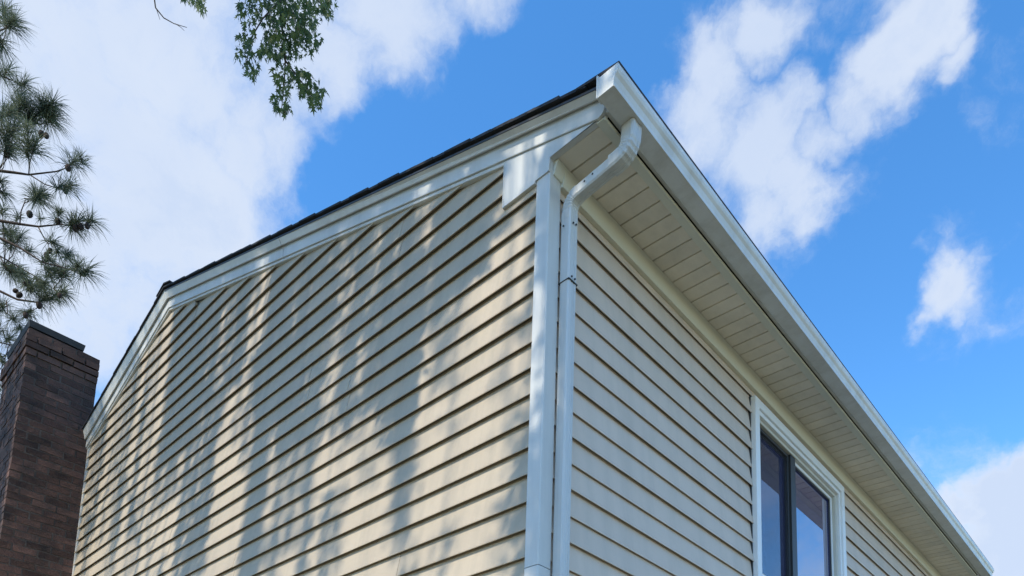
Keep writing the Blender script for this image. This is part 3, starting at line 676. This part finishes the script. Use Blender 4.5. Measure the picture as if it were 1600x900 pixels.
for i, (x, y, H, Rr) in enumerate(((-17, -19, 12, 3.4), (-11, -21, 13, 3.6), (-5.5, -19.5, 12.5, 3.4), (.5, -21, 13, 3.6), (6, -19, 12, 3.4))):
    sky_block_tree(x, y, H, Rr, 'added unseen leafy tree dimming the sky on the gable, %s from the chimney end' % ('first', 'second', 'third', 'fourth', 'fifth')[i])
# ------------------------------------------------------------------ the pine beyond the chimney
pine = bpy.data.objects.new('pine_tree', None); COL.objects.link(pine); PB = Vector((-10.6, -2.6, 0)); pine.location = PB
tag(pine, 'long-needled pine with cones reaching in above the brick chimney', 'tree')
def pip(mb, name, M=M_PBARK, smooth=True):
    mb.v = [(p[0] - PB.x, p[1] - PB.y, p[2] - PB.z) for p in mb.v]; return mb.build(name, M, pine, smooth)
mb = MB(); ptr = curve(PB - Vector((0, 0, .3)), PB + Vector((.15, .1, 17)), 0, 14, .012); mb.tube(ptr, taper(.24, .06, 14), 10); pip(mb, 'trunk')
def trunk_at(z): return ptr[min(14, max(0, int((z + .3) / 17.3 * 14)))]
tufts = []                                          # (centre, direction, size)
PT = 9.0
BR = [([(-60, 262), (0, 267), (25, 270), (45, 273), (88, 268), (105, 262)], [(112, 256, 1)]), ([(48, 274), (70, 288), (93, 295)], [(106, 291, .9)]),
      ([(-60, 335), (0, 345), (30, 350), (60, 354), (90, 351), (115, 352)], [(117, 348, 1), (140, 347, .9), (88, 345, .6)]), ([(-50, 360), (0, 372), (31, 387), (67, 410), (122, 424)], [(130, 425, 1), (75, 405, .6)]),
      ([(-50, 380), (0, 400), (55, 432), (95, 459)], [(78, 432, .95), (98, 430, .9), (96, 456, .9), (105, 398, .7)]), ([(-50, 430), (0, 455), (27, 468), (55, 472), (70, 470)], [(66, 468, .95), (80, 465, .8), (45, 487, .8)]),
      ([(-60, 205), (0, 203), (30, 199), (60, 192)], [(45, 182, 1), (66, 170, 1.1), (78, 188, 1.1), (80, 165, 1), (30, 172, 1)]), ([(-50, 60), (0, 48), (14, 42)], [(17, 38, 1.1), (6, 18, .9), (2, 66, .9)]),
      ([(-40, 120), (0, 118), (30, 130)], [(34, 132, .95), (10, 112, .9)]), ([(45, 273), (46, 255), (52, 236)], [(53, 232, 1.05), (44, 226, .8)]), ([(31, 350), (33, 330), (40, 312)], [(60, 306, .9)]), ([(38, 310), (50, 312)], [(57, 310, .8)]),
      ([(91, 351), (91, 335)], [(91, 332, .55)]), ([(60, 355), (72, 378)], [(80, 378, .75)]), ([(0, 400), (10, 420)], [(10, 418, 1), (26, 425, .9), (18, 385, .9), (30, 372, .8), (8, 362, .9), (3, 330, .8)]),
      ([(-40, 520), (0, 535), (20, 540)], [(12, 530, .9), (2, 560, .9), (24, 545, .7), (-8, 590, 1)]), ([(10, 470), (12, 490), (18, 495)], [(20, 498, .8), (4, 478, .9)]), ([(-40, 270), (0, 285)], [(2, 300, .8), (12, 232, 1), (10, 215, 1.1), (22, 205, 1.1), (3, 180, 1.1)]),
      ([(55, 432), (70, 452)], [(62, 447, .8), (45, 440, .8)])]
mbt = []
for bi, (P, T) in enumerate(BR):
    dt = random.uniform(-.5, .5)
    pp = [at(x, y, PT + dt) for (x, y) in P]
    r0 = .020 if len(P) >= 5 else (.012 if P[0][0] < 0 else .008)
    mb = MB(); mb.tube(pp, taper(r0, .005, len(pp) - 1), 6); pip(mb, 'branch')
    if P[0][0] < 0:
        mb = MB(); s_ = trunk_at(pp[0].z - .6); mb.tube(curve(s_, pp[0], -.15, 6, .03), taper(.05, r0, 6), 7); pip(mb, 'branch')
    for (x, y, s) in T:
        c_ = at(x, y, PT + dt + random.uniform(-.12, .12)); d = (c_ - pp[-2]).normalized() if len(pp) > 1 else Vector((1, 0, 0))
        tufts.append((c_, (d + Vector((0, 0, .5))).normalized(), s))
        for _ in range(1): tufts.append((c_ + Vector((random.gauss(0, .07), random.gauss(0, .07), random.gauss(-.02, .06))), (d + Vector((random.gauss(0, .5), random.gauss(0, .5), .3))).normalized(), s * random.uniform(.65, .9)))
        if (c_ - pp[-1]).length > .06:
            mb = MB(); mb.tube([pp[-1].lerp(pp[-2], .3), (pp[-1] + c_) / 2 + Vector((0, 0, -.03)), c_], [.005, .005, .004], 5); pip(mb, 'twig')
# the rest of the pine, outside the picture
k = 0
while k < 70:
    z = random.uniform(6, 16.5); a = random.uniform(0, 2 * math.pi); s_ = trunk_at(z); L = random.uniform(1.0, 3.4) * (1 - (z - 6) / 16)
    e = s_ + Vector((math.cos(a) * L, math.sin(a) * L, random.uniform(-.2, .5)))
    if in_view(e, 90) or in_view(s_.lerp(e, .6), 90): continue
    hit = e - SUN * (e.y / SUN.y)
    mb = MB(); mb.tube(curve(s_, e, -.1, 5, .06), taper(.035, .006, 5), 5); pip(mb, 'branch'); k += 1
    for q in range(7):
        c_ = s_.lerp(e, random.uniform(.5, 1.05)) + Vector((random.gauss(0, .22), random.gauss(0, .22), random.gauss(.08, .15)))
        if not in_view(c_, 60): tufts.append((c_, ((e - s_).normalized() + Vector((0, 0, .7))).normalized(), random.uniform(.8, 1.1)))
V = []; F = []; o = 0
for (c_, d, s) in tufts:
    n = int(135 * s)
    c = np.array(c_ - PB); d = np.array(d)
    for _ in range(n):
        v = rng.normal(size=3); v /= np.linalg.norm(v); v = v + d * rng.uniform(.1, 1.0); v /= np.linalg.norm(v)
        L = .27 * s * rng.uniform(.7, 1.1); b = c + d * rng.uniform(-.07, .05) * s; w = np.cross(v, rng.normal(size=3)); w *= .0027 / np.linalg.norm(w)
        sag = np.array((0, 0, -.22 * L))
        V += [b - w, b + w, b + v * L * .55 + w * .9, b + v * L * .55 - w * .9, b + v * L + sag * .9]; F += [(o, o + 1, o + 2), (o, o + 2, o + 3), (o + 3, o + 2, o + 4)]; o += 5
tag(raw_mesh('needles', np.array(V), F, M_NEED, pine), kind='stuff')
def cone(x, y, t, size=.045, tilt=(0, 0, -1)):
    mb = MB(); c_ = at(x, y, t); ax = Vector(tilt).normalized(); u = ax.orthogonal().normalized(); w = ax.cross(u); V = []; F = []; nr, kk = 9, 9
    for i in range(nr + 1):
        tt = i / nr; r = size * (math.sin(math.pi * min(1, .12 + tt * .86)) ** .7) * (1.12 if i % 2 else .88)
        for j in range(kk):
            an = 2 * math.pi * (j + (i % 2) * .5) / kk; V.append(c_ + ax * (size * 2.7 * tt) + (u * math.cos(an) + w * math.sin(an)) * r)
    for i in range(nr): F += [(i * kk + j, i * kk + (j + 1) % kk, (i + 1) * kk + (j + 1) % kk, (i + 1) * kk + j) for j in range(kk)]
    F += [tuple(range(kk))[::-1], tuple(range(nr * kk, nr * kk + kk))]
    mb.add(V, F); pip(mb, 'pine_cone', M_CONE)
for (x, y, tl) in ((73, 208, (0, 0, -1)), (66, 204, (-.5, 0, -1)), (47, 330, (0, 0, -1)), (60, 308, (.2, 0, -1)), (119, 352, (0, 0, -1)), (126, 350, (.2, .1, -1)), (137, 349, (0, 0, -1)), (91, 342, (0, 0, -1)), (80, 388, (-.4, -.2, -1)), (74, 394, (-.3, 0, -1)),
                   (46, 443, (-1, -.6, 0)), (52, 450, (-.8, -.5, -.3)), (28, 454, (-1, -.6, 0)), (34, 458, (-.6, -.3, -.4)), (94, 458, (0, 0, -1)), (131, 424, (.1, 0, -1)), (41, 488, (0, 0, -1)), (107, 258, (0, 0, -1)), (103, 295, (0, 0, -1)), (12, 238, (0, 0, -1)), (62, 472, (0, 0, -1))):
    cone(x, y, PT, random.uniform(.026, .036), tl)
